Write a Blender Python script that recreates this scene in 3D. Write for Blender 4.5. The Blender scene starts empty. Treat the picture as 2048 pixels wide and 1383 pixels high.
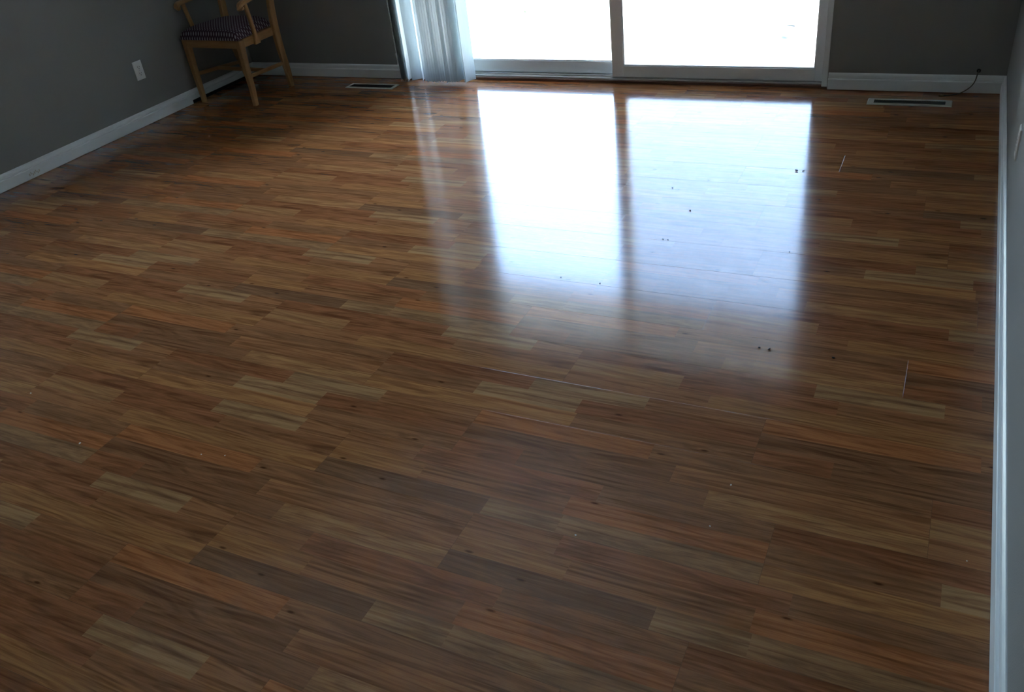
import bpy, bmesh, math, random
from mathutils import Vector, Matrix, Euler

scene = bpy.context.scene
COL = scene.collection
PI = math.pi
R = math.radians

# ------------------------------------------------------------------ camera
CAM_H = 1.56
YAW, PITCH, ROLL, FPX = -0.506777726, 0.569068781, -0.127540203, 1728.36
fw = Vector((math.sin(YAW)*math.cos(PITCH), math.cos(YAW)*math.cos(PITCH), -math.sin(PITCH)))
rt = Vector((math.cos(YAW), -math.sin(YAW), 0.0))
up = rt.cross(fw)
rt2 = rt*math.cos(ROLL) + up*math.sin(ROLL)
up2 = -rt*math.sin(ROLL) + up*math.cos(ROLL)
cam_data = bpy.data.cameras.new('camera')
cam = bpy.data.objects.new('camera', cam_data)
COL.objects.link(cam)
cam_data.sensor_width = 36.0
cam_data.lens = FPX/2048.0*36.0
cam_data.clip_start = 0.02
cam_data.clip_end = 200
m = Matrix((rt2, up2, -fw)).transposed().to_4x4()
m.translation = Vector((0, 0, CAM_H))
cam.matrix_world = m
scene.camera = cam

# ------------------------------------------------------------------ light
SUN_AZ, SUN_EL = R(56), R(52)      # azimuth from +Y (out of the patio door) towards +X
world = bpy.data.worlds.new('sky_world')
scene.world = world
world.use_nodes = True
wn = world.node_tree.nodes
wl = world.node_tree.links
wn.clear()
w_out = wn.new('ShaderNodeOutputWorld')
w_bg = wn.new('ShaderNodeBackground')
w_sky = wn.new('ShaderNodeTexSky')
w_sky.sky_type = 'NISHITA'
w_sky.sun_disc = False
w_sky.sun_elevation = SUN_EL
w_sky.sun_rotation = SUN_AZ
w_sky.altitude = 200
w_sky.air_density = 1.0
w_sky.dust_density = 1.6
w_sky.ozone_density = 1.0
w_bg.inputs['Strength'].default_value = 1.0
wl.new(w_sky.outputs['Color'], w_bg.inputs['Color'])
wl.new(w_bg.outputs['Background'], w_out.inputs['Surface'])

sun_d = bpy.data.lights.new('sun', 'SUN')
sun_d.energy = 24.0
sun_d.angle = R(0.53)
sun_d.color = (0.96, 0.98, 1.0)
sun = bpy.data.objects.new('sun', sun_d)
COL.objects.link(sun)
sdir = Vector((math.sin(SUN_AZ)*math.cos(SUN_EL), math.cos(SUN_AZ)*math.cos(SUN_EL), math.sin(SUN_EL)))
sun.rotation_euler = sdir.to_track_quat('Z', 'Y').to_euler()
sun.location = (6, 12, 12)

# sampling portal in the door opening (gives off no light of its own)
por_d = bpy.data.lights.new('door_portal', 'AREA')
por_d.shape = 'RECTANGLE'
por_d.size, por_d.size_y = 2.64, 2.05
por_d.cycles.is_portal = True
por = bpy.data.objects.new('door_portal', por_d)
COL.objects.link(por)
por.location = (-1.915, 5.135, 1.02)
por.rotation_euler = (R(-90), 0, 0)      # faces into the room

scene.view_settings.view_transform = 'Standard'
scene.view_settings.look = 'None'
scene.view_settings.gamma = 1.0
scene.view_settings.use_curve_mapping = False
scene.view_settings.exposure = 2.46
scene.cycles.max_bounces = 8
scene.cycles.diffuse_bounces = 5
scene.cycles.glossy_bounces = 3
scene.cycles.transmission_bounces = 4
scene.cycles.transparent_max_bounces = 12
scene.cycles.adaptive_threshold = 0.02

# ------------------------------------------------------------------ helpers
def link(o, parent=None):
    COL.objects.link(o)
    if parent is not None:
        o.parent = parent
    return o

def obj(name, bm, mat, parent=None, smooth=False):
    me = bpy.data.meshes.new(name)
    bmesh.ops.recalc_face_normals(bm, faces=bm.faces[:])
    bm.to_mesh(me)
    bm.free()
    if smooth:
        for p in me.polygons:
            p.use_smooth = True
    for mm in (mat if isinstance(mat, (list, tuple)) else [mat]):
        me.materials.append(mm)
    return link(bpy.data.objects.new(name, me), parent)

def empty(name, loc=(0, 0, 0), rz=0.0):
    o = bpy.data.objects.new(name, None)
    o.location = loc
    o.rotation_euler = (0, 0, rz)
    o.empty_display_size = 0.1
    return link(o)

def tag(o, label, cat, group=None, kind=None):
    o['label'] = label
    o['category'] = cat
    if group:
        o['group'] = group
    if kind:
        o['kind'] = kind
    return o

def struct(o, label, cat):
    return tag(o, label, cat, kind='structure')

def add_box(bm, x0, x1, y0, y1, z0, z1, bev=0.0, mi=0):
    vs = [bm.verts.new(c) for c in ((x0, y0, z0), (x1, y0, z0), (x1, y1, z0), (x0, y1, z0),
                                    (x0, y0, z1), (x1, y0, z1), (x1, y1, z1), (x0, y1, z1))]
    fs = [bm.faces.new([vs[i] for i in f]) for f in
          ((0, 3, 2, 1), (4, 5, 6, 7), (0, 1, 5, 4), (1, 2, 6, 5), (2, 3, 7, 6), (3, 0, 4, 7))]
    for f in fs:
        f.material_index = mi
    if bev > 0:
        es = list({e for f in fs for e in f.edges})
        bmesh.ops.bevel(bm, geom=es, offset=bev, segments=2, affect='EDGES', profile=0.6)
    return vs

def box(name, x0, x1, y0, y1, z0, z1, mat, parent=None, bev=0.0):
    bm = bmesh.new()
    add_box(bm, x0, x1, y0, y1, z0, z1, bev)
    return obj(name, bm, mat, parent)

def add_sweep(bm, path, secs, upv=(0, 0, 1)):
    """sweep closed section polygons (list of 2D point lists) along 3D path"""
    rings = []
    n = len(path)
    for i, p in enumerate(path):
        p = Vector(p)
        a = Vector(path[max(i-1, 0)])
        b = Vector(path[min(i+1, n-1)])
        t = (b-a).normalized()
        u = Vector(upv)
        s = t.cross(u)
        if s.length < 1e-5:
            s = t.cross(Vector((1, 0, 0)))
        s.normalize()
        u2 = s.cross(t).normalized()
        sec = secs[i] if isinstance(secs[0][0], (list, tuple)) else secs
        rings.append([bm.verts.new(p + s*q[0] + u2*q[1]) for q in sec])
    k = len(rings[0])
    for i in range(n-1):
        for j in range(k):
            bm.faces.new((rings[i][j], rings[i][(j+1) % k], rings[i+1][(j+1) % k], rings[i+1][j]))
    bm.faces.new(list(reversed(rings[0])))
    bm.faces.new(rings[-1])

def rsec(w, d, b=0.15):
    """chamfered rectangle section"""
    w, d = w/2, d/2
    c = min(w, d)*b*2
    return [(-w+c, -d), (w-c, -d), (w, -d+c), (w, d-c), (w-c, d), (-w+c, d), (-w, d-c), (-w, -d+c)]

def csec(r, n=10):
    return [(r*math.cos(2*PI*i/n), r*math.sin(2*PI*i/n)) for i in range(n)]

def smooth_path(pts, n=6):
    """Catmull-Rom"""
    P = [Vector(p) for p in pts]
    P = [P[0]*2-P[1]] + P + [P[-1]*2-P[-2]]
    out = []
    for i in range(1, len(P)-2):
        for k in range(n):
            t = k/n
            a, b, c, d = P[i-1], P[i], P[i+1], P[i+2]
            out.append(0.5*((2*b) + (c-a)*t + (2*a-5*b+4*c-d)*t*t + (3*b-a-3*c+d)*t**3))
    out.append(P[-2])
    return out

def lathe(bm, prof, seg=20, centre=(0, 0, 0)):
    cx, cy, cz = centre
    rings = []
    for r, z in prof:
        if r < 1e-6:
            rings.append([bm.verts.new((cx, cy, cz+z))])
        else:
            rings.append([bm.verts.new((cx+r*math.cos(2*PI*i/seg), cy+r*math.sin(2*PI*i/seg), cz+z)) for i in range(seg)])
    for a, b in zip(rings, rings[1:]):
        if len(a) == 1 and len(b) == 1:
            continue
        for i in range(seg):
            j = (i+1) % seg
            if len(a) == 1:
                bm.faces.new((a[0], b[j], b[i]))
            elif len(b) == 1:
                bm.faces.new((a[i], a[j], b[0]))
            else:
                bm.faces.new((a[i], a[j], b[j], b[i]))

# ------------------------------------------------------------------ materials
def mat_new(name):
    mt = bpy.data.materials.new(name)
    mt.use_nodes = True
    nt = mt.node_tree
    return mt, nt, nt.nodes['Principled BSDF'], nt.nodes['Material Output']

def plain(name, col, rough=0.5, spec=0.5, var=0.06, scale=8.0, bump=0.0, bscale=200.0, metal=0.0):
    mt, nt, bs, out = mat_new(name)
    N, L = nt.nodes, nt.links
    tc = N.new('ShaderNodeTexCoord')
    nz = N.new('ShaderNodeTexNoise')
    nz.inputs['Scale'].default_value = scale
    nz.inputs['Detail'].default_value = 5
    L.new(tc.outputs['Object'], nz.inputs['Vector'])
    mx = N.new('ShaderNodeMix')
    mx.data_type = 'RGBA'
    mx.inputs['A'].default_value = (*[c*(1-var) for c in col], 1)
    mx.inputs['B'].default_value = (*[min(1, c*(1+var)) for c in col], 1)
    L.new(nz.outputs['Fac'], mx.inputs['Factor'])
    L.new(mx.outputs['Result'], bs.inputs['Base Color'])
    bs.inputs['Roughness'].default_value = rough
    bs.inputs['Specular IOR Level'].default_value = spec
    bs.inputs['Metallic'].default_value = metal
    if bump > 0:
        n2 = N.new('ShaderNodeTexNoise')
        n2.inputs['Scale'].default_value = bscale
        n2.inputs['Detail'].default_value = 3
        L.new(tc.outputs['Object'], n2.inputs['Vector'])
        bp = N.new('ShaderNodeBump')
        bp.inputs['Strength'].default_value = bump
        bp.inputs['Distance'].default_value = 0.002
        L.new(n2.outputs['Fac'], bp.inputs['Height'])
        L.new(bp.outputs['Normal'], bs.inputs['Normal'])
    return mt

M_WALL = plain('wall_paint_taupe', (0.265, 0.270, 0.262), 0.55, 0.35, 0.03, 3.0, 0.25, 260)
M_CEIL = plain('ceiling_paint', (0.50, 0.51, 0.52), 0.9, 0.2, 0.02, 3.0, 0.2, 120)
M_TRIM = plain('white_trim_paint', (0.78, 0.83, 0.85), 0.35, 0.5, 0.02, 6.0)
M_VINYL = plain('white_vinyl', (0.80, 0.85, 0.87), 0.35, 0.5, 0.02, 5.0)
M_TRACK = plain('aluminium_track', (0.60, 0.60, 0.60), 0.4, 0.5, 0.05, 12.0, metal=0.4)
M_THRESH = plain('brown_threshold_wood', (0.13, 0.06, 0.04), 0.35, 0.5, 0.2, 20.0)
M_DARK = plain('dark_gap', (0.03, 0.03, 0.03), 0.7, 0.3)
M_PLATE = plain('white_plastic', (0.78, 0.79, 0.78), 0.3, 0.5, 0.01)
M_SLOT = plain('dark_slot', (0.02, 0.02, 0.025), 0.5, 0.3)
M_REGISTER = plain('cream_enamelled_steel', (0.52, 0.51, 0.44), 0.4, 0.5, 0.04, 30)
M_DUCT = plain('dark_duct', (0.035, 0.042, 0.04), 0.5, 0.4)
M_CABLE = plain('grey_cable_jacket', (0.10, 0.09, 0.075), 0.5, 0.4, 0.1, 60)
M_BRASS = plain('brass_connector', (0.35, 0.26, 0.12), 0.35, 0.5, 0.1, 60, metal=0.9)
M_CONCRETE = plain('patio_concrete', (0.54, 0.545, 0.54), 0.85, 0.3, 0.12, 3.0, 0.3, 60)
M_SOFFIT = plain('soffit_paint', (0.17, 0.165, 0.16), 0.8, 0.3, 0.03)
M_LAWN = plain('dry_lawn', (0.14, 0.17, 0.06), 0.95, 0.1, 0.35, 2.0, 0.5, 30)
M_POT = plain('pale_glazed_clay', (0.40, 0.43, 0.43), 0.5, 0.5, 0.1, 20)
M_LEAF = plain('leaf_green', (0.10, 0.22, 0.07), 0.5, 0.4, 0.2, 30)
M_SOIL = plain('potting_soil', (0.05, 0.04, 0.03), 0.9, 0.2, 0.3, 60)
M_CRUMB = plain('dark_crumb', (0.02, 0.014, 0.01), 0.8, 0.2, 0.3, 300)
M_LINT = plain('pale_crumb', (0.62, 0.58, 0.5), 0.8, 0.2, 0.1, 300)

def wood_mat(name, a, b, rough=0.35, axis='Z'):
    mt, nt, bs, out = mat_new(name)
    N, L = nt.nodes, nt.links
    tc = N.new('ShaderNodeTexCoord')
    mp = N.new('ShaderNodeMapping')
    mp.inputs['Scale'].default_value = {'Z': (40, 40, 3), 'Y': (40, 3, 40), 'X': (3, 40, 40)}[axis]
    nz = N.new('ShaderNodeTexNoise')
    nz.inputs['Scale'].default_value = 1.0
    nz.inputs['Detail'].default_value = 6
    nz.inputs['Distortion'].default_value = 0.6
    L.new(tc.outputs['Object'], mp.inputs['Vector'])
    L.new(mp.outputs['Vector'], nz.inputs['Vector'])
    rp = N.new('ShaderNodeValToRGB')
    rp.color_ramp.elements[0].position = 0.3
    rp.color_ramp.elements[0].color = (*a, 1)
    rp.color_ramp.elements[1].position = 0.7
    rp.color_ramp.elements[1].color = (*b, 1)
    L.new(nz.outputs['Fac'], rp.inputs['Fac'])
    L.new(rp.outputs['Color'], bs.inputs['Base Color'])
    bs.inputs['Roughness'].default_value = rough
    return mt

M_CHAIR = wood_mat('honey_oak_z', (0.33, 0.17, 0.065), (0.46, 0.26, 0.11))
M_CHAIR_X = wood_mat('honey_oak_x', (0.33, 0.17, 0.065), (0.46, 0.26, 0.11), axis='X')
M_CHAIR_Y = wood_mat('honey_oak_y', (0.33, 0.17, 0.065), (0.46, 0.26, 0.11), axis='Y')

def fabric_mat():
    mt, nt, bs, out = mat_new('dotted_dark_upholstery')
    N, L = nt.nodes, nt.links
    tc = N.new('ShaderNodeTexCoord')
    mp = N.new('ShaderNodeMapping')
    mp.inputs['Rotation'].default_value = (0, 0, R(45))
    mp.inputs['Scale'].default_value = (62, 62, 62)
    L.new(tc.outputs['Object'], mp.inputs['Vector'])
    vo = N.new('ShaderNodeTexVoronoi')
    vo.inputs['Scale'].default_value = 1.0
    vo.inputs['Randomness'].default_value = 0.0
    vo.voronoi_dimensions = '2D'
    L.new(mp.outputs['Vector'], vo.inputs['Vector'])
    rp = N.new('ShaderNodeValToRGB')
    rp.color_ramp.elements[0].position = 0.2
    rp.color_ramp.elements[0].color = (0.36, 0.34, 0.38, 1)
    rp.color_ramp.elements[1].position = 0.34
    rp.color_ramp.elements[1].color = (0.065, 0.036, 0.055, 1)
    L.new(vo.outputs['Distance'], rp.inputs['Fac'])
    L.new(rp.outputs['Color'], bs.inputs['Base Color'])
    bs.inputs['Roughness'].default_value = 0.9
    bs.inputs['Specular IOR Level'].default_value = 0.15
    return mt
M_FABRIC = fabric_mat()

def glass_mat():
    mt, nt, bs, out = mat_new('clear_glass')
    N, L = nt.nodes, nt.links
    tr = N.new('ShaderNodeBsdfTransparent')
    tr.inputs['Color'].default_value = (0.93, 0.955, 0.945, 1)
    gl = N.new('ShaderNodeBsdfGlossy')
    gl.inputs['Roughness'].default_value = 0.02
    fr = N.new('ShaderNodeFresnel')
    fr.inputs['IOR'].default_value = 1.45
    mx = N.new('ShaderNodeMixShader')
    L.new(fr.outputs['Fac'], mx.inputs['Fac'])
    L.new(tr.outputs['BSDF'], mx.inputs[1])
    L.new(gl.outputs['BSDF'], mx.inputs[2])
    L.new(mx.outputs['Shader'], out.inputs['Surface'])
    return mt
M_GLASS = glass_mat()

def screen_mat():
    mt, nt, bs, out = mat_new('insect_screen_mesh')
    N, L = nt.nodes, nt.links
    tr = N.new('ShaderNodeBsdfTransparent')
    df = N.new('ShaderNodeBsdfDiffuse')
    df.inputs['Color'].default_value = (0.10, 0.10, 0.11, 1)
    mx = N.new('ShaderNodeMixShader')
    mx.inputs['Fac'].default_value = 0.32
    L.new(tr.outputs['BSDF'], mx.inputs[1])
    L.new(df.outputs['BSDF'], mx.inputs[2])
    L.new(mx.outputs['Shader'], out.inputs['Surface'])
    return mt
M_SCREEN = screen_mat()

def vane_mat():
    mt, nt, bs, out = mat_new('white_pvc_vane')
    N, L = nt.nodes, nt.links
    tc = N.new('ShaderNodeTexCoord')
    mp = N.new('ShaderNodeMapping')
    mp.inputs['Scale'].default_value = (1, 1, 0.01)
    nz = N.new('ShaderNodeTexNoise')
    nz.inputs['Scale'].default_value = 260
    nz.inputs['Detail'].default_value = 2
    L.new(tc.outputs['Object'], mp.inputs['Vector'])
    L.new(mp.outputs['Vector'], nz.inputs['Vector'])
    mx0 = N.new('ShaderNodeMix')
    mx0.data_type = 'RGBA'
    mx0.inputs['A'].default_value = (0.60, 0.62, 0.62, 1)
    mx0.inputs['B'].default_value = (0.74, 0.76, 0.76, 1)
    L.new(nz.outputs['Fac'], mx0.inputs['Factor'])
    L.new(mx0.outputs['Result'], bs.inputs['Base Color'])
    bs.inputs['Roughness'].default_value = 0.45
    tl = N.new('ShaderNodeBsdfTranslucent')
    tl.inputs['Color'].default_value = (0.66, 0.72, 0.74, 1)
    mx = N.new('ShaderNodeMixShader')
    mx.inputs['Fac'].default_value = 0.52
    L.new(bs.outputs['BSDF'], mx.inputs[1])
    L.new(tl.outputs['BSDF'], mx.inputs[2])
    L.new(mx.outputs['Shader'], out.inputs['Surface'])
    return mt
M_VANE = vane_mat()

def laminate_mat():
    mt, nt, bs, out = mat_new('wood_print_laminate')
    N, L = nt.nodes, nt.links
    uv = N.new('ShaderNodeUVMap')
    uv.uv_map = 'print'
    at = N.new('ShaderNodeAttribute')
    at.attribute_name = 'stave'

    def noise(scale, detail, sx, sy, dist=0.0, rough=0.55):
        mp = N.new('ShaderNodeMapping')
        mp.inputs['Scale'].default_value = (sx, sy, 1)
        nz = N.new('ShaderNodeTexNoise')
        nz.noise_dimensions = '2D'
        nz.inputs['Scale'].default_value = scale
        nz.inputs['Detail'].default_value = detail
        nz.inputs['Roughness'].default_value = rough
        nz.inputs['Distortion'].default_value = dist
        L.new(uv.outputs['UV'], mp.inputs['Vector'])
        L.new(mp.outputs['Vector'], nz.inputs['Vector'])
        return nz

    def ramp(src, p0, c0, p1, c1):
        rp = N.new('ShaderNodeValToRGB')
        rp.color_ramp.elements[0].position = p0
        rp.color_ramp.elements[0].color = (c0, c0, c0, 1) if not isinstance(c0, tuple) else (*c0, 1)
        rp.color_ramp.elements[1].position = p1
        rp.color_ramp.elements[1].color = (c1, c1, c1, 1) if not isinstance(c1, tuple) else (*c1, 1)
        L.new(src, rp.inputs['Fac'])
        return rp.outputs['Color']

    def mul(a, b, fac=1.0):
        mx = N.new('ShaderNodeMix')
        mx.data_type = 'RGBA'
        mx.blend_type = 'MULTIPLY'
        mx.inputs['Factor'].default_value = fac
        L.new(a, mx.inputs['A'])
        L.new(b, mx.inputs['B'])
        return mx.outputs['Result']

    broad = noise(1.0, 4, 1.8, 17, 2.4)            # wide, wandering figure
    streak = noise(1.0, 5, 2.2, 60, 1.0)           # long grain streaks
    fine = noise(1.0, 4, 9, 420, 0.2, 0.6)         # pores
    c = mul(at.outputs['Color'], ramp(broad.outputs['Fac'], 0.30, (0.70, 0.66, 0.64), 0.62, (1.10, 1.09, 1.07)))
    c = mul(c, ramp(streak.outputs['Fac'], 0.34, (0.70, 0.62, 0.58), 0.54, (1.05, 1.05, 1.05)))
    c = mul(c, ramp(fine.outputs['Fac'], 0.32, 0.84, 0.55, 1.03))
    # small knots
    mpk = N.new('ShaderNodeMapping')
    mpk.inputs['Scale'].default_value = (1.3, 4.0, 1)
    L.new(uv.outputs['UV'], mpk.inputs['Vector'])
    vk = N.new('ShaderNodeTexVoronoi')
    vk.voronoi_dimensions = '2D'
    vk.inputs['Scale'].default_value = 1.0
    L.new(mpk.outputs['Vector'], vk.inputs['Vector'])
    c = mul(c, ramp(vk.outputs['Distance'], 0.007, (0.36, 0.29, 0.25), 0.020, (1, 1, 1)))
    L.new(c, bs.inputs['Base Color'])
    rr = N.new('ShaderNodeMapRange')
    rr.inputs['To Min'].default_value = 0.11
    rr.inputs['To Max'].default_value = 0.15
    L.new(streak.outputs['Fac'], rr.inputs['Value'])
    L.new(rr.outputs['Result'], bs.inputs['Roughness'])
    bs.inputs['IOR'].default_value = 1.5
    bp = N.new('ShaderNodeBump')
    bp.inputs['Strength'].default_value = 0.03
    bp.inputs['Distance'].default_value = 0.001
    L.new(streak.outputs['Fac'], bp.inputs['Height'])
    L.new(bp.outputs['Normal'], bs.inputs['Normal'])
    return mt
M_LAM = laminate_mat()

# ------------------------------------------------------------------ room shell
XL, XR = -4.608, 0.262          # wall faces
YB, YF = 4.958, -4.20           # door wall face, wall behind the camera
ZC = 2.44
DX0, DX1, DZ1 = -3.24, -0.592, 2.06   # patio door opening
WT = 0.16
struct(box('ceiling', XL-WT, XR+WT, YF-WT, YB+WT, ZC, ZC+0.12, M_CEIL), 'white painted flat ceiling above the room', 'ceiling')
struct(box('wall_left', XL-WT, XL, YF, YB+WT, -0.12, ZC, M_WALL), 'taupe painted wall on the left beside the chair', 'wall')
struct(box('wall_right', XR, XR+WT, YF, YB+WT, -0.12, ZC, M_WALL), 'taupe painted wall along the right edge', 'wall')
struct(box('wall_front', XL-WT, XR+WT, YF-WT, YF, -0.12, ZC, M_WALL), 'taupe painted wall behind the viewer', 'wall')
bm = bmesh.new()
add_box(bm, XL, DX0, YB, YB+WT, -0.12, ZC)
add_box(bm, DX1, XR, YB, YB+WT, -0.12, ZC)
add_box(bm, DX0, DX1, YB, YB+WT, DZ1, ZC)
struct(obj('wall_back', bm, M_WALL), 'dark taupe wall around the sliding patio door', 'wall')

# ------------------------------------------------------------------ floor boards
floor = struct(box('floor', XL, XR, YF, YB+WT, -0.12, -0.009, M_DARK), 'glossy brown wood-look laminate floor boards', 'floor')
PITCH_R, ROW0, BLEN = 0.20155, 1.989, 1.24
TONE = {
    'mid':    (0.315, 0.150, 0.066), 'tan':    (0.440, 0.248, 0.110), 'khaki':  (0.410, 0.270, 0.140),
    'orange': (0.420, 0.162, 0.058), 'red':    (0.270, 0.105, 0.046), 'dark':   (0.195, 0.095, 0.048),
    'swirl':  (0.185, 0.108, 0.064), 'brown':  (0.255, 0.126, 0.060), 'gold':   (0.400, 0.205, 0.080),
    'knotty': (0.300, 0.190, 0.098),
}
MEAN = (0.312, 0.156, 0.072)
TONE = {k: tuple((MEAN[i]+(c[i]-MEAN[i])*0.60)*(1.00, 0.89, 0.78)[i] for i in range(3)) for k, c in TONE.items()}
D1 = [[('swirl', 0, .53), ('khaki', .53, .74), ('knotty', .74, BLEN)],
      [('gold', 0, .30), ('mid', .30, .733), ('orange', .733, BLEN)],
      [('mid', 0, .25), ('red', .25, .80), ('brown', .80, BLEN)]]
D2 = [[('red', 0, .20), ('dark', .20, .725), ('tan', .725, BLEN)],
      [('dark', 0, .62), ('mid', .62, BLEN)],
      [('orange', 0, .54), ('brown', .54, BLEN)]]
D3 = [[('mid', 0, .45), ('gold', .45, BLEN)],
      [('tan', 0, .35), ('red', .35, .80), ('mid', .80, BLEN)],
      [('red', 0, .729), ('khaki', .729, 1.07), ('mid', 1.07, BLEN)]]
D4 = [[('gold', 0, .72), ('brown', .72, BLEN)],
      [('brown', 0, .37), ('khaki', .37, .711), ('red', .711, BLEN)],
      [('red', 0, .53), ('khaki', .53, .90), ('mid', .90, BLEN)]]
DES = [None, D1, D2, D3, D4]
# row: (x of one end joint, designs of the boards before it ... from it onwards)
ROWS = {-7: (-1.135, (1, 3), (2, 4)), -6: (-.533, (4, 2), (1,)), -5: (-1.56, (2, 3), (1, 4)), -4: (-.941, (4, 1, 2), (1, 3)),
        -3: (-1.458, (2, 3), (1, 4)), -2: (.118, (3, 4, 2), (3,)), -1: (-1.56, (1, 2), (4, 2)), 0: (-.943, (1, 3, 3), (3,)),
        1: (-1.223, (4, 4, 1), (2,)), 2: (-1.85, (2, 3), (1, 3)), 3: (-2.284, (4, 1), (4, 2)), 4: (-1.773, (1, 3), (4, 4)),
        5: (-2.386, (3, 2), (1, 3, 4)), 6: (-3.086, (2,), (3, 1, 3)), 7: (-2.489, (1, 2), (3, 4, 1)), 8: (-.773, (3, 1, 4), (2,)),
        9: (-.372, (2, 4, 3), (1,))}
rng = random.Random(7)
r0 = int(math.floor((YF-ROW0)/PITCH_R))
r1 = int(math.ceil((YB+0.04-ROW0)/PITCH_R))
FX0, FX1 = XL+0.004, XR-0.004
NB = 0

def make_board(x0, x1, y0, y1, xs, des, flip_seed):
    """one laminate board; xs = where its uncut start would be; three printed strips of staves"""
    global NB
    T, C = 0.008, 0.0004
    CS = 0.38 if 0 <= flip_seed < 12 else 0.12
    bm = bmesh.new()
    uvl = bm.loops.layers.uv.new('print')
    cl = bm.loops.layers.float_color.new('stave')
    cx, cy = (x0+x1)/2, (y0+y1)/2
    hx, hy = (x1-x0)/2, (y1-y0)/2

    def face(pts, col, uo):
        f = bm.faces.new([bm.verts.new(q) for q in pts])
        for lp in f.loops:
            lp[uvl].uv = ((lp.vert.co.x+cx-xs)+uo[0], lp.vert.co.y+hy+uo[1])
            lp[cl] = (*col, 1)
        return f
    strips = DES[des]
    ylo, yhi = -hy+C, hy-C
    xlo, xhi = -hx+C, hx-C
    for s in range(3):
        ya = ylo if s == 0 else -hy+2*hy*s/3
        yb = yhi if s == 2 else -hy+2*hy*(s+1)/3
        for k, (tn, a, b) in enumerate(strips[s]):
            xa, xb = max(xs+a-cx, xlo), min(xs+b-cx, xhi)
            if xb-xa < 0.002:
                continue
            col = TONE[tn]
            j = 0.94+0.12*random.Random(des*31+s*7+k).random()
            uo = (des*11.3+s*3.7+k*5.1, des*2.9+s*1.3+k*0.77)
            face([(xa, ya, 0), (xb, ya, 0), (xb, yb, 0), (xa, yb, 0)], [q*j for q in col], uo)
    dk = (0.17, 0.085, 0.042)
    o1 = [(-hx, -hy), (hx, -hy), (hx, hy), (-hx, hy)]
    i1 = [(xlo, ylo), (xhi, ylo), (xhi, yhi), (xlo, yhi)]
    for k in range(4):
        j = (k+1) % 4
        face([(*o1[k], -C*CS), (*o1[j], -C*CS), (*i1[j], 0), (*i1[k], 0)], dk, (0, 0))
        face([(*o1[k], -T), (*o1[j], -T), (*o1[j], -C*CS), (*o1[k], -C*CS)], dk, (0, 0))
    me = bpy.data.meshes.new('board')
    bm.to_mesh(me)
    bm.free()
    me.materials.append(M_LAM)
    o = bpy.data.objects.new('board', me)
    o.location = (cx, cy, 0)
    o.rotation_euler = (R(rng.uniform(-1, 1)*(0.055 if 0 <= flip_seed < 9 else 0.03)), 0, 0)
    link(o, floor)
    NB += 1

for r in range(r0, r1+1):
    ya, yb = ROW0+r*PITCH_R, ROW0+(r+1)*PITCH_R
    ya, yb = max(ya, YF+0.004), min(yb, YB+0.035)
    if yb-ya < 0.01:
        continue
    if r in ROWS:
        J, bef, aft = ROWS[r]
    else:
        J = FX0 + rng.uniform(0, BLEN)
        bef, aft = (rng.randint(1, 4),), tuple(rng.sample([1, 2, 3, 4], 4))
    k = -6
    while True:
        xs = J+k*BLEN
        if xs > FX1:
            break
        xe = xs+BLEN
        if xe > FX0+0.01 and xs < FX1-0.01:
            d = aft[k % len(aft)] if k >= 0 else bef[(len(bef)+k) % len(bef)]
            xa, xb = max(xs, FX0), min(xe, FX1)
            yy = yb
            if yb > YB-0.001:      # under the door only; elsewhere stop at the wall
                pass
            make_board(xa, xb, ya+0.0001, yb-0.0001, xs, d, r)
        k += 1

# ------------------------------------------------------------------ baseboards
def bb_profile(h=0.090, t=0.016):
    # (distance from wall, height) going up the face: flat, groove, ogee cap
    return [(0, 0.003), (t, 0.003), (t, 0.056), (t-0.0015, 0.0585), (t-0.009, 0.0600), (t-0.009, 0.0655),
            (t-0.006, 0.068), (t-0.006, 0.079), (t-0.0075, 0.084), (t-0.011, 0.0880), (0.003, h), (0, h)]

def baseboard(name, a, b, nrm, mitre0=0, mitre1=0, zcut=0.0):
    """prism along a->b on the wall; nrm points into the room; mitre shifts ends with depth"""
    a, b, nrm = Vector(a), Vector(b), Vector(nrm)
    d = (b-a).normalized()
    pr = [(u, max(v, zcut)) for u, v in bb_profile()]
    bm = bmesh.new()
    ra = [bm.verts.new(a+nrm*u+Vector((0, 0, v))+d*u*mitre0) for u, v in pr]
    rb = [bm.verts.new(b+nrm*u+Vector((0, 0, v))-d*u*mitre1) for u, v in pr]
    n = len(pr)
    for i in range(n):
        j = (i+1) % n
        bm.faces.new((ra[i], ra[j], rb[j], rb[i]))
    bm.faces.new(ra)
    bm.faces.new(list(reversed(rb)))
    return obj(name, bm, M_TRIM)

NOTCH_Y = 4.285
struct(baseboard('baseboard_left', (XL, YF, 0), (XL, NOTCH_Y, 0), (1, 0, 0)), 'white baseboard along the left wall in front of the chair', 'baseboard')
struct(baseboard('baseboard_left_corner', (XL, NOTCH_Y+0.0005, 0), (XL, YB, 0), (1, 0, 0), 0, 1, 0.026), 'short raised white baseboard piece behind the chair', 'baseboard')
struct(baseboard('baseboard_back_left', (XL, YB, 0), (DX0-0.005, YB, 0), (0, -1, 0), 1, 0), 'white baseboard under the dark wall between chair and blinds', 'baseboard')
struct(baseboard('baseboard_back_right', (DX1+0.004, YB, 0), (XR, YB, 0), (0, -1, 0), 0, 1), 'white baseboard under the wall right of the patio door', 'baseboard')
struct(baseboard('baseboard_right', (XR, YB, 0), (XR, YF, 0), (-1, 0, 0), 1, 0), 'pale white baseboard along the right wall', 'baseboard')
o = box('painted_gap_shade', XL+0.0002, XL+0.004, NOTCH_Y+0.002, YB-0.02, 0.0005, 0.0255, M_SLOT)  # near-black strip, its colour standing in for shade under the raised baseboard
o.parent = bpy.data.objects['baseboard_left_corner']
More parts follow.
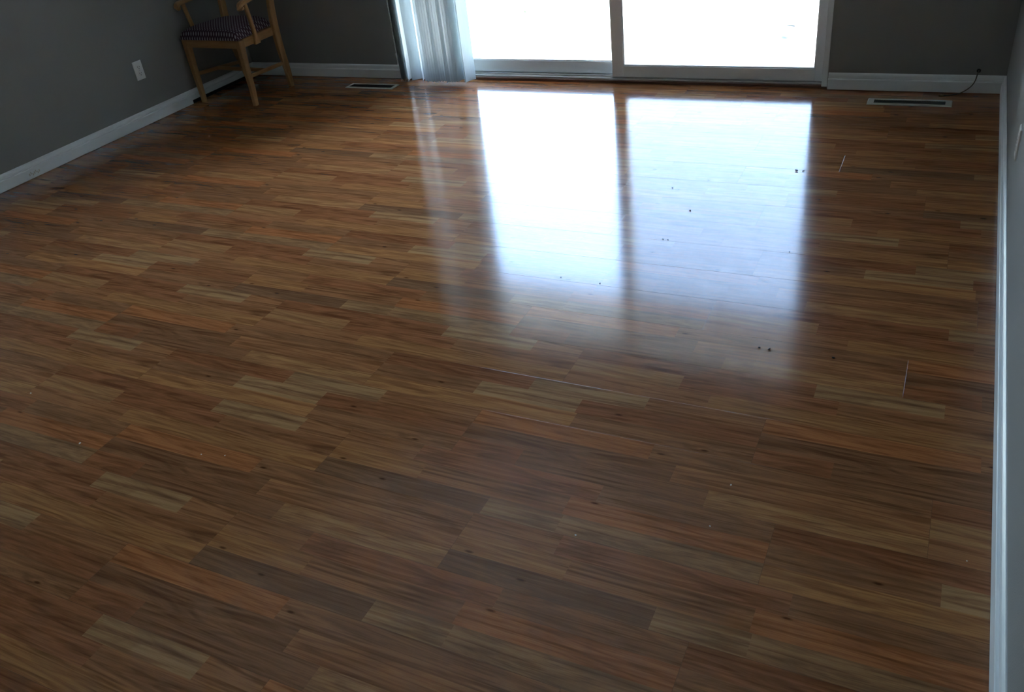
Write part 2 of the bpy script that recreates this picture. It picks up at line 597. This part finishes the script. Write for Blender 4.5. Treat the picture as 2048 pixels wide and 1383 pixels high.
# scuff on the left baseboard
bm = bmesh.new()
for i in range(7):
    y = 2.955+i*0.011
    z = 0.028+0.006*math.sin(i*2.1)
    add_box(bm, XL+0.0161, XL+0.0164, y, y+0.006, z-0.006, z+0.008)
o = obj('scuff_mark', bm, plain('brown_scuff', (0.52, 0.50, 0.42), 0.7), None)
o.parent = bpy.data.objects['baseboard_left']

# ------------------------------------------------------------------ sliding patio door
door = empty('door_1', (0, 0, 0))
struct(door, 'white vinyl sliding glass patio door with bright daylight behind', 'patio door')
FY0, FY1 = YB+0.012, YB+0.150
FRW = 0.030
box('jamb', DX1-FRW, DX1, YB-0.002, FY1, 0.012, DZ1, M_VINYL, door, 0.003)
box('jamb', DX0, DX0+FRW, YB-0.002, FY1, 0.012, DZ1, M_VINYL, door, 0.003)
box('head', DX0+FRW, DX1-FRW, FY0, FY1, DZ1-FRW, DZ1, M_VINYL, door, 0.003)
sl = box('sill_track', DX0+FRW, DX1-FRW, YB+0.028, FY1+0.02, 0.010, 0.024, M_TRACK, door, 0.002)
for yy in (YB+0.055, YB+0.115):
    box('track_rib', DX0+FRW, DX1-FRW, yy-0.004, yy+0.004, 0.024, 0.034, M_TRACK, sl)
box('threshold_strip', DX0+0.002, DX1-0.002, YB+0.006, YB+0.028, 0.0005, 0.016, M_THRESH, door, 0.003)

def panel(name, x0, x1, yc, z0, z1, stl, strw, rb, rt_):
    """stile widths left/right, rail heights bottom/top"""
    hd = 0.019
    fr_ = bpy.data.objects.new(name, None)
    fr_.empty_display_size = 0.1
    link(fr_, door)
    bm = bmesh.new()
    box('stile', x0, x0+stl, yc-hd, yc+hd, z0, z1, M_VINYL, fr_, 0.0025)
    box('stile', x1-strw, x1, yc-hd, yc+hd, z0, z1, M_VINYL, fr_, 0.0025)
    box('bottom_rail', x0+stl, x1-strw, yc-hd, yc+hd, z0, z0+rb, M_VINYL, fr_, 0.0025)
    box('top_rail', x0+stl, x1-strw, yc-hd, yc+hd, z1-rt_, z1, M_VINYL, fr_, 0.0025)
    # glazing beads
    bm.free()
    bm = bmesh.new()
    bw = 0.007
    gx0, gx1, gz0, gz1 = x0+stl, x1-strw, z0+rb, z1-rt_
    add_box(bm, gx0-0.001, gx0+bw, yc-hd+0.006, yc-0.006, gz0, gz1)
    add_box(bm, gx1-bw, gx1+0.001, yc-hd+0.006, yc-0.006, gz0, gz1)
    add_box(bm, gx0+bw, gx1-bw, yc-hd+0.006, yc-0.006, gz0-0.001, gz0+bw)
    add_box(bm, gx0+bw, gx1-bw, yc-hd+0.006, yc-0.006, gz1-bw, gz1+0.001)
    obj('glazing_bead', bm, M_VINYL, fr_)
    box('glass_pane', gx0-0.003, gx1+0.003, yc-0.003, yc+0.003, gz0-0.003, gz1+0.003, M_GLASS, fr_)
    return fr_
YI, YO = YB+0.055, YB+0.115
MIDX = -1.805
panel('sliding_panel', MIDX-0.037, DX1-FRW+0.006, YI, 0.030, DZ1-FRW-0.004, 0.072, 0.050, 0.066, 0.066)
panel('fixed_panel', DX0+FRW, MIDX+0.037, YO, 0.030, DZ1-FRW-0.004, 0.066, 0.068, 0.072, 0.066)
# insect screen outside the operable half
sc_ = bpy.data.objects.new('insect_screen', None)
link(sc_, door)
sx0, sx1, sy = MIDX-0.02, DX1-FRW, YB+0.168
for a in ((sx0, sx0+0.03, 0.03, 2.02), (sx1-0.03, sx1, 0.03, 2.02)):
    box('screen_stile', a[0], a[1], sy-0.007, sy+0.007, a[2], a[3], M_VINYL, sc_, 0.002)
for a in ((0.03, 0.075), (1.98, 2.02)):
    box('screen_rail', sx0+0.03, sx1-0.03, sy-0.007, sy+0.007, a[0], a[1], M_VINYL, sc_, 0.002)
box('screen_mesh', sx0+0.028, sx1-0.028, sy-0.0004, sy+0.0004, 0.07, 1.985, M_SCREEN, sc_)

# ------------------------------------------------------------------ vertical blinds
bl = empty('vertical_blind', (0, 0, 0))
tag(bl, 'white vertical blind drawn into a stack left of the patio door', 'blind')
box('head_rail', DX0-0.28, DX1+0.12, YB-0.115, YB-0.070, 2.17, 2.215, M_VINYL, bl, 0.003)
for x in (DX0-0.15, -1.8, DX1):
    box('bracket', x-0.015, x+0.015, YB-0.085, YB-0.001, 2.215, 2.225, M_VINYL, bl)
VY = YB-0.092
def vane_mesh(w=0.089, z0=0.022, z1=2.17, arc=0.006, n=6):
    bm = bmesh.new()
    t = 0.0009
    fr_, bk = [], []
    for z in (z0, z1):
        a, b = [], []
        for i in range(n+1):
            u = -w/2+w*i/n
            c = arc*(1-(2*u/w)**2)
            a.append(bm.verts.new((u, c-t/2, z)))
            b.append(bm.verts.new((u, c+t/2, z)))
        fr_.append(a)
        bk.append(b)
    for i in range(n):
        bm.faces.new((fr_[0][i], fr_[0][i+1], fr_[1][i+1], fr_[1][i]))
        bm.faces.new((bk[0][i+1], bk[0][i], bk[1][i], bk[1][i+1]))
        bm.faces.new((fr_[0][i+1], fr_[0][i], bk[0][i], bk[0][i+1]))
        bm.faces.new((fr_[1][i], fr_[1][i+1], bk[1][i+1], bk[1][i]))
    for e in (0, n):
        bm.faces.new((fr_[0][e], fr_[1][e], bk[1][e], bk[0][e]))
    bmesh.ops.recalc_face_normals(bm, faces=bm.faces[:])
    me = bpy.data.meshes.new('vane')
    bm.to_mesh(me)
    bm.free()
    me.materials.append(M_VANE)
    return me
VME = vane_mesh()
def vane(x, ang, dy=0.0, dz=0.0):
    o = bpy.data.objects.new('vane', VME)
    o.location = (x, VY+dy, dz)
    o.rotation_euler = (0, 0, R(ang))
    return link(o, bl)
rv = random.Random(3)
for i in range(5):
    vane(-3.262+i*0.0135, 108+rv.uniform(-3, 3), 0.0, rv.uniform(-.003, .003))
vane(-3.142, 34, 0.0, 0.002)
vane(-3.098, 112, -0.004, -0.001)
for i in range(14):
    vane(-3.058+i*0.0185, 74+rv.uniform(-5, 5), rv.uniform(-.004, .004), rv.uniform(-.004, .004))
vane(-2.792, 122, 0.0, 0.0)
vane(-2.760, 66, 0.010, -0.002)
bm = bmesh.new()
add_sweep(bm, [(-3.318, VY+0.05, 0.10), (-3.318, VY+0.05, 0.175), (-3.317, VY+0.049, 0.18), (-3.300, VY+0.02, 2.17)],
          [csec(q, 8) for q in (0.006, 0.007, 0.0013, 0.0013)])
obj('cord_weight', bm, M_PLATE, bl, True)

# ------------------------------------------------------------------ floor registers
def register(name, x0, x1, y0, y1, rim, n, label, closed=0.0):
    t = empty(name, ((x0+x1)/2, (y0+y1)/2, 0))
    tag(t, label, 'floor vent')
    hx, hy = (x1-x0)/2, (y1-y0)/2
    # bevelled rim
    bm = bmesh.new()
    o1 = [(-hx, -hy), (hx, -hy), (hx, hy), (-hx, hy)]
    ix, iy = hx-rim[0], hy-rim[1]
    b = 0.005
    rings = [[(sx*(hx), sy*(hy), 0.0005) for sx, sy in ((-1, -1), (1, -1), (1, 1), (-1, 1))],
             [(sx*(hx-b), sy*(hy-b), 0.0045) for sx, sy in ((-1, -1), (1, -1), (1, 1), (-1, 1))],
             [(sx*ix, sy*iy, 0.0045) for sx, sy in ((-1, -1), (1, -1), (1, 1), (-1, 1))],
             [(sx*ix, sy*iy, 0.0008) for sx, sy in ((-1, -1), (1, -1), (1, 1), (-1, 1))]]
    vr = [[bm.verts.new(q) for q in rg] for rg in rings]
    for a, c in zip(vr, vr[1:]):
        for i in range(4):
            bm.faces.new((a[i], a[(i+1) % 4], c[(i+1) % 4], c[i]))
    obj('rim', bm, M_REGISTER, t)
    box('damper', -ix+0.0005, ix-0.0005, -iy+0.0005, iy-0.0005, 0.0004, 0.0011, M_DUCT, t)
    for i in range(n):
        xx = -ix+2*ix*(i+0.5)/n
        w = ix/n*0.42
        box('louvre', xx-w/2, xx+w/2, -iy+0.0005, iy-0.0005, 0.0012, 0.0034, M_DUCT if closed else M_REGISTER, t)
    box('centre_bar', -ix+0.0005, ix-0.0005, -0.002, 0.002, 0.0034, 0.0042, M_DUCT, t)
    return t
register('floor_register', -0.362, 0.036, 4.717, 4.815, (0.031, 0.022), 30, 'cream metal floor vent below the wall right of the patio door', 1)
register('floor_register', -3.640, -3.265, 4.718, 4.815, (0.022, 0.018), 28, 'dim metal floor vent in front of the baseboard between chair and blinds', 1)

# ------------------------------------------------------------------ outlets
def outlet(face, y, z, label, name='wall_outlet'):
    """face: +1 plate looks to +X (left wall) / -1 looks to -X (right wall)"""
    x = XL if face > 0 else XR
    t = empty(name, (x, y, z))
    tag(t, label, 'outlet')
    s = face
    bm = bmesh.new()
    vs = []
    for d, m_ in ((0.0005, 0.0), (0.0045, 0.0015), (0.006, 0.004)):
        vs.append([bm.verts.new((s*d, a*(0.035-m_), b*(0.057-m_))) for a, b in ((-1, -1), (1, -1), (1, 1), (-1, 1))])
    for a, b in zip(vs, vs[1:]):
        for i in range(4):
            bm.faces.new((a[i], a[(i+1) % 4], b[(i+1) % 4], b[i]))
    bm.faces.new(vs[-1])
    bm.faces.new(list(reversed(vs[0])))
    obj('cover_plate', bm, M_PLATE, t)
    for zz in (0.0195, -0.0195):
        bm = bmesh.new()
        n = 20
        ra, rb_ = [], []
        for i in range(n):
            a = 2*PI*i/n
            yy = 0.0165*math.cos(a)
            z2 = max(-0.0125, min(0.0125, 0.0165*math.sin(a)))
            ra.append(bm.verts.new((s*0.0058, yy, zz+z2)))
            rb_.append(bm.verts.new((s*0.0078, yy*0.97, zz+z2*0.97)))
        for i in range(n):
            bm.faces.new((ra[i], ra[(i+1) % n], rb_[(i+1) % n], rb_[i]))
        bm.faces.new(rb_)
        rc = obj('receptacle', bm, M_PLATE, t)
        for yy, hh in ((-0.0065, 0.0045), (0.0065, 0.0036)):
            bm = bmesh.new()
            xs = sorted((s*0.0077, s*0.0081))
            add_box(bm, xs[0], xs[1], yy-0.0014, yy+0.0014, zz+0.003-hh, zz+0.003+hh)
            obj('slot', bm, M_SLOT, rc)
        bm = bmesh.new()
        xs = sorted((s*0.0077, s*0.0081))
        add_box(bm, xs[0], xs[1], -0.0026, 0.0026, zz-0.0105, zz-0.0058)
        obj('slot', bm, M_SLOT, rc)
    bm = bmesh.new()
    xs = sorted((s*0.0058, s*0.0072))
    add_box(bm, xs[0], xs[1], -0.003, 0.003, -0.003, 0.003, 0.0004)
    obj('screw', bm, M_TRACK, t)
    return t
outlet(1, 3.943, 0.326, 'white electrical outlet plate on the left taupe wall')
outlet(-1, 3.432, 0.305, 'white outlet plate seen edge-on on the right wall')

# ------------------------------------------------------------------ cable by the right corner
cb = empty('coax_cable', (0.075, YB-0.02, 0))
tag(cb, 'thin dark cable from wall hole over baseboard to floor beside vent', 'cable')
pts = [(0.133, YB+0.006, 0.112), (0.132, YB-0.012, 0.110), (0.129, YB-0.019, 0.098), (0.125, YB-0.020, 0.070), (0.115, YB-0.020, 0.045),
       (0.097, YB-0.022, 0.025), (0.070, YB-0.030, 0.008), (0.045, YB-0.045, 0.004), (0.015, YB-0.062, 0.0035), (-0.010, YB-0.074, 0.005)]
pts = [(x-0.075, y-(YB-0.02), z) for x, y, z in pts]
bm = bmesh.new()
add_sweep(bm, smooth_path(pts, 5), csec(0.0029, 8), (0.2, 0.3, 1))
obj('jacket', bm, M_CABLE, cb, True)
bm = bmesh.new()
a, b = Vector(pts[-1]), Vector((-0.032-0.075, YB-0.081-(YB-0.02), 0.006))
pa = [a, a.lerp(b, .3), a.lerp(b, .31), a.lerp(b, .7), a.lerp(b, .71), b]
add_sweep(bm, pa, [csec(q, 6) for q in (0.0042, 0.0042, 0.0056, 0.0056, 0.0044, 0.0044)])
obj('connector', bm, M_BRASS, cb)
bm = bmesh.new()
lathe(bm, [(0.0032, 0), (0.010, 0), (0.010, 0.001), (0.0032, 0.0015)], 14)
bmesh.ops.rotate(bm, verts=bm.verts, matrix=Matrix.Rotation(R(90), 3, 'X'))
bmesh.ops.translate(bm, verts=bm.verts, vec=Vector((0.133-0.075, 0.02, 0.112)))
obj('wall_hole', bm, M_SLOT, cb)

# ------------------------------------------------------------------ armchair
ch = empty('armchair', (-4.312, 4.318, 0), R(-3.4))
tag(ch, 'honey oak armchair with dark dotted seat in the far left corner', 'chair')
WF, WB, DEP = 0.240, 0.193, 0.425        # half widths front/back, depth
for s in (-1, 1):
    # front sabre leg
    pth = smooth_path([(s*WF, 0.012, 0.412), (s*WF, 0.010, 0.33), (s*WF+0.004, 0.006, 0.22), (s*WF+0.006, 0.008, 0.11), (s*(WF-0.004)+0.004, 0.008, 0.0)], 4)
    n = len(pth)
    secs = [rsec(0.046-0.017*i/(n-1), 0.046-0.016*i/(n-1), 0.12) for i in range(n)]
    bm = bmesh.new()
    add_sweep(bm, pth, secs, (0, 1, 0))
    obj('front_leg', bm, M_CHAIR, ch)
    # rear leg running up into the back post
    pth = smooth_path([(s*(WB-0.001), DEP-0.005, 0.0), (s*(WB+0.008), DEP-0.018, 0.12), (s*(WB+0.016), DEP-0.042, 0.27), (s*(WB+0.022), DEP-0.052, 0.42),
                       (s*(WB+0.026), DEP-0.040, 0.58), (s*(WB+0.026), DEP-0.008, 0.74), (s*(WB+0.024), DEP+0.050, 0.90)], 4)
    n = len(pth)
    secs = [rsec(0.030+0.004*math.sin(PI*i/(n-1)), 0.032+0.018*math.sin(PI*min(1, i/(n*0.85)))**1.0, 0.14) for i in range(n)]
    bm = bmesh.new()
    add_sweep(bm, pth, secs, (0, 1, 0))
    obj('rear_leg', bm, M_CHAIR, ch)
    # side seat rail
    bm = bmesh.new()
    add_sweep(bm, [(s*(WF-0.002), 0.03, 0.390), (s*(WB+0.002), DEP-0.062, 0.386)], rsec(0.026, 0.052, 0.1))
    obj('seat_rail', bm, M_CHAIR_Y, ch)
    # arm
    pth = smooth_path([(s*(WF+0.036), 0.060, 0.590), (s*(WF+0.038), 0.052, 0.609), (s*(WF+0.039), 0.070, 0.622), (s*(WF+0.036), 0.13, 0.628),
                       (s*(WF+0.024), 0.21, 0.636), (s*(WF+0.006), 0.30, 0.648), (s*(WB+0.030), DEP-0.038, 0.660)], 4)
    n = len(pth)
    secs = [rsec(0.046-0.016*min(1, i/(n-1)), 0.026, 0.3) for i in range(n)]
    bm = bmesh.new()
    add_sweep(bm, pth, secs, (0, -0.3, 1))
    obj('arm', bm, M_CHAIR_Y, ch)
    # arm post on the outside of the rail, with a foot block
    pth = smooth_path([(s*(WF+0.026), 0.135, 0.365), (s*(WF+0.027), 0.133, 0.405), (s*(WF+0.030), 0.126, 0.46), (s*(WF+0.034), 0.112, 0.55), (s*(WF+0.036), 0.102, 0.618)], 4)
    n = len(pth)
    secs = [rsec(0.024, 0.050-0.026*min(1, i/(n*0.3)), 0.2) for i in range(n)]
    bm = bmesh.new()
    add_sweep(bm, pth, secs, (0, 1, 0))
    obj('arm_post', bm, M_CHAIR, ch)
    # side stretcher
    bm = bmesh.new()
    add_sweep(bm, [(s*WF, 0.0, 0.185), (s*(WF+WB)/2, DEP*0.5, 0.175), (s*WB, DEP-0.03, 0.165)], rsec(0.016, 0.024, 0.25))
    obj('stretcher', bm, M_CHAIR_Y, ch)
bm = bmesh.new()
add_sweep(bm, [(-(WF+WB)/2, DEP*0.45, 0.176), (0, DEP*0.45, 0.176), ((WF+WB)/2, DEP*0.45, 0.176)], rsec(0.016, 0.024, 0.25))
obj('stretcher', bm, M_CHAIR_X, ch)
bm = bmesh.new()
add_sweep(bm, [(-WF, 0.004, 0.391), (WF, 0.004, 0.391)], rsec(0.026, 0.050, 0.1))
obj('seat_rail', bm, M_CHAIR_X, ch)
bm = bmesh.new()
add_sweep(bm, [(-WB, DEP-0.066, 0.388), (WB, DEP-0.066, 0.388)], rsec(0.026, 0.050, 0.1))
obj('seat_rail', bm, M_CHAIR_X, ch)
# cushion: domed pad on a tapered outline
bm = bmesh.new()
rows = []
NU, NV = 24, 20
def outline(u, v):
    hw = (WF+0.020)*(1-v)+(WB-0.004)*v
    return u*hw, -0.024+v*(DEP-0.030)
def pad(u, v, top):
    # super-ellipse rounding toward the edges
    e = max(abs(u), abs(2*v-1))
    k = (1-abs(u)**5)*(1-abs(2*v-1)**5)
    x, y = outline(u, v)
    if top:
        return (x, y, 0.422+0.024*min(1, (1-e)*22)**0.5+0.052*max(k, 0)**0.6)
    return (x*0.97, y*0.97+0.006, 0.4165)
for top in (1, 0):
    g = [[bm.verts.new(pad(2*i/NU-1, j/NV, top)) for j in range(NV+1)] for i in range(NU+1)]
    rows.append(g)
    for i in range(NU):
        for j in range(NV):
            f = (g[i][j], g[i+1][j], g[i+1][j+1], g[i][j+1])
            bm.faces.new(f if top else tuple(reversed(f)))
A, B = rows
per = [(i, 0) for i in range(NU)] + [(NU, j) for j in range(NV)] + [(i, NV) for i in range(NU, 0, -1)] + [(0, j) for j in range(NV, 0, -1)]
for (i, j), (k, l) in zip(per, per[1:]+per[:1]):
    bm.faces.new((B[i][j], B[k][l], A[k][l], A[i][j]))
obj('seat_cushion', bm, M_FABRIC, ch, True)
# backrest: crest rail, lower rail and three slats
def back_y(z):
    return DEP-0.060+max(0, z-0.45)**1.6*0.20
bm = bmesh.new()
pth = smooth_path([(-WB-0.012, back_y(.89), 0.885), (-0.1, back_y(.89)+0.018, 0.905), (0, back_y(.89)+0.024, 0.910), (0.1, back_y(.89)+0.018, 0.905), (WB+0.012, back_y(.89), 0.885)], 4)
add_sweep(bm, pth, rsec(0.026, 0.075, 0.15))
obj('crest_rail', bm, M_CHAIR_X, ch)
bm = bmesh.new()
add_sweep(bm, [(-WB, back_y(.66), 0.66), (0, back_y(.66)+0.010, 0.66), (WB, back_y(.66), 0.66)], rsec(0.020, 0.040, 0.15))
obj('back_rail', bm, M_CHAIR_X, ch)
for x, w in ((0.0, 0.085), (-0.095, 0.03), (0.095, 0.03)):
    bm = bmesh.new()
    pth = smooth_path([(x, back_y(.67)+0.008, 0.668), (x, back_y(.76)+0.012, 0.76), (x, back_y(.87)+0.018, 0.875)], 5)
    add_sweep(bm, pth, rsec(w, 0.012, 0.2), (0, 1, 0))
    obj('back_slat', bm, M_CHAIR, ch)

# ------------------------------------------------------------------ crumbs on the floor
def crumb(x, y, r, mat, label, group, seed):
    g = random.Random(seed)
    bm = bmesh.new()
    bmesh.ops.create_icosphere(bm, subdivisions=1, radius=r)
    for v in bm.verts:
        v.co = Vector((v.co.x*(1.2+g.uniform(-.3, .5)), v.co.y*(0.9+g.uniform(-.2, .3)), v.co.z*0.55+g.uniform(-.1, .1)*r))
    zmin = min(v.co.z for v in bm.verts)
    for v in bm.verts:
        v.co.z -= zmin
    o = obj('floor_crumb', bm, mat)
    o.location = (x, y, 0.0004)
    o.rotation_euler = (0, 0, g.uniform(0, 3))
    tag(o, label, 'crumb', group)
for i, (x, y, r, lb) in enumerate([
        (-1.032, 3.50, .0036, 'dark crumb highest up inside the right pane reflection on the floor'),
        (-.894, 3.286, .0042, 'dark crumb just below the highest one in the right pane reflection'),
        (-.925, 3.002, .0036, 'left of two touching dark crumbs midway down the right pane reflection'),
        (-.905, 3.002, .003, 'right of two touching dark crumbs midway down the right pane reflection'),
        (-.548, 3.782, .006, 'largest dark crumb at the right edge of the door reflection'),
        (-.520, 3.785, .0042, 'smaller dark crumb right beside the largest one at the reflection edge'),
        (-.439, 3.004, .0026, 'single tiny dark crumb just inside the right edge of the reflection'),
        (-1.045, 2.605, .003, 'dark crumb near the stile shadow where the left pane reflection fades'),
        (-1.204, 2.613, .0026, 'tiny dark crumb at the lower end of the left pane reflection'),
        (-.412, 2.335, .0038, 'left one of two close dark crumbs where the door reflection ends'),
        (-.381, 2.335, .0045, 'right one of two close dark crumbs where the door reflection ends'),
        (-.190, 2.340, .0045, 'lone dark crumb on brown boards right of the door reflection')]):
    crumb(x, y, r, M_CRUMB, lb, 'dark crumbs on the floor', i)
for i, (x, y, r, lb) in enumerate([
        (-2.678, 1.404, .0034, 'pale crumb on the floor nearest the left edge of the picture'),
        (-2.266, 1.254, .0034, 'pale crumb on the lower left floor, second from the left edge'),
        (-1.839, 1.336, .0022, 'left of two pale specks on the reddish board lower left'),
        (-1.764, 1.355, .002, 'right of two pale specks on the reddish board lower left'),
        (-.349, 1.688, .0026, 'pale speck on the lower right floor, highest of the scattered ones'),
        (-.363, 1.528, .002, 'pale speck on the lower right floor, below the highest one'),
        (-.663, 1.393, .0024, 'pale speck on the floor at the bottom centre of the picture'),
        (.198, 1.605, .002, 'pale speck on the floor close to the right baseboard')]):
    crumb(x, y, r, M_LINT, lb, 'pale crumbs on the foreground floor', 40+i)

# ------------------------------------------------------------------ outside
patio = empty('patio_floor', (0, 0, -0.1))
struct(patio, 'sunlit pale concrete patio slabs outside the door', 'patio')
ys = [YB+WT+0.02, 6.19, 8.6, 11.0]
xs = [-8.0, -5.2, -2.4, 0.4, 3.2]
for i in range(len(xs)-1):
    for j in range(len(ys)-1):
        box('slab', xs[i]+0.005, xs[i+1]-0.005, ys[j]+0.005, ys[j+1]-0.005, -0.10, 0.0, M_CONCRETE, patio, 0.006)
struct(box('lawn_ground', -60, 60, YB+WT+0.01, 90, -0.35, -0.14, M_LAWN), 'dry green lawn beyond the patio', 'ground')
eave = empty('roof_overhang', (0, 0, 2.40))
struct(eave, 'pale soffit of the roof overhang above the patio door', 'roof')
box('soffit', -9, 5, YB+WT, 6.45, 0.0, 0.03, M_SOFFIT, eave)
box('fascia', -9, 5, 6.45, 6.48, -0.02, 0.18, M_SOFFIT, eave)
box('roof_deck', -9, 5, YB+WT, 6.45, 0.14, 0.18, M_DARK, eave)

pot = empty('flower_pot', (-1.055, 6.42, -0.1))
tag(pot, 'small pale pot on the sunlit patio casting a short shadow', 'pot')
bm = bmesh.new()
lathe(bm, [(0.0, 0.0), (0.040, 0.0), (0.046, 0.05), (0.050, 0.05), (0.051, 0.07), (0.045, 0.07), (0.043, 0.06), (0.0, 0.06)], 24)
obj('pot_body', bm, M_POT, pot, False)
bm = bmesh.new()
lathe(bm, [(0.042, 0.0602), (0.03, 0.064), (0.0, 0.065)], 20)
obj('soil', bm, M_SOIL, pot)

def weed(x, y, n, size, label, seed):
    g = random.Random(seed)
    t = empty('weed_plant', (x, y, -0.1))
    tag(t, label, 'plant', 'weeds on the patio')
    for i in range(n):
        a = 2*PI*i/n+g.uniform(-.3, .3)
        l = size*g.uniform(.7, 1.1)
        bm = bmesh.new()
        k = 5
        L_, R_ = [], []
        for j in range(k+1):
            q = j/k
            rr = l*q
            zz = l*(0.9*q-0.75*q*q)+0.002
            w = l*0.16*math.sin(PI*min(0.98, q*0.9+0.08))
            c, s = math.cos(a), math.sin(a)
            L_.append(bm.verts.new((rr*c-w*s, rr*s+w*c, zz+0.2*w)))
            R_.append(bm.verts.new((rr*c+w*s, rr*s-w*c, zz+0.2*w)))
        mid = [bm.verts.new((l*j/k*math.cos(a), l*j/k*math.sin(a), l*(0.9*j/k-0.75*(j/k)**2)+0.001)) for j in range(k+1)]
        for j in range(k):
            bm.faces.new((L_[j], mid[j], mid[j+1], L_[j+1]))
            bm.faces.new((mid[j], R_[j], R_[j+1], mid[j+1]))
        obj('leaf', bm, M_LEAF, t)
weed(-3.44, 7.20, 9, 0.075, 'larger leafy green weed on the patio beside the left glass', 1)
weed(-3.30, 7.235, 7, 0.055, 'small green weed right of the larger one on the patio', 2)
weed(-3.40, 6.90, 6, 0.045, 'pale weed nearest the door on the patio', 3)
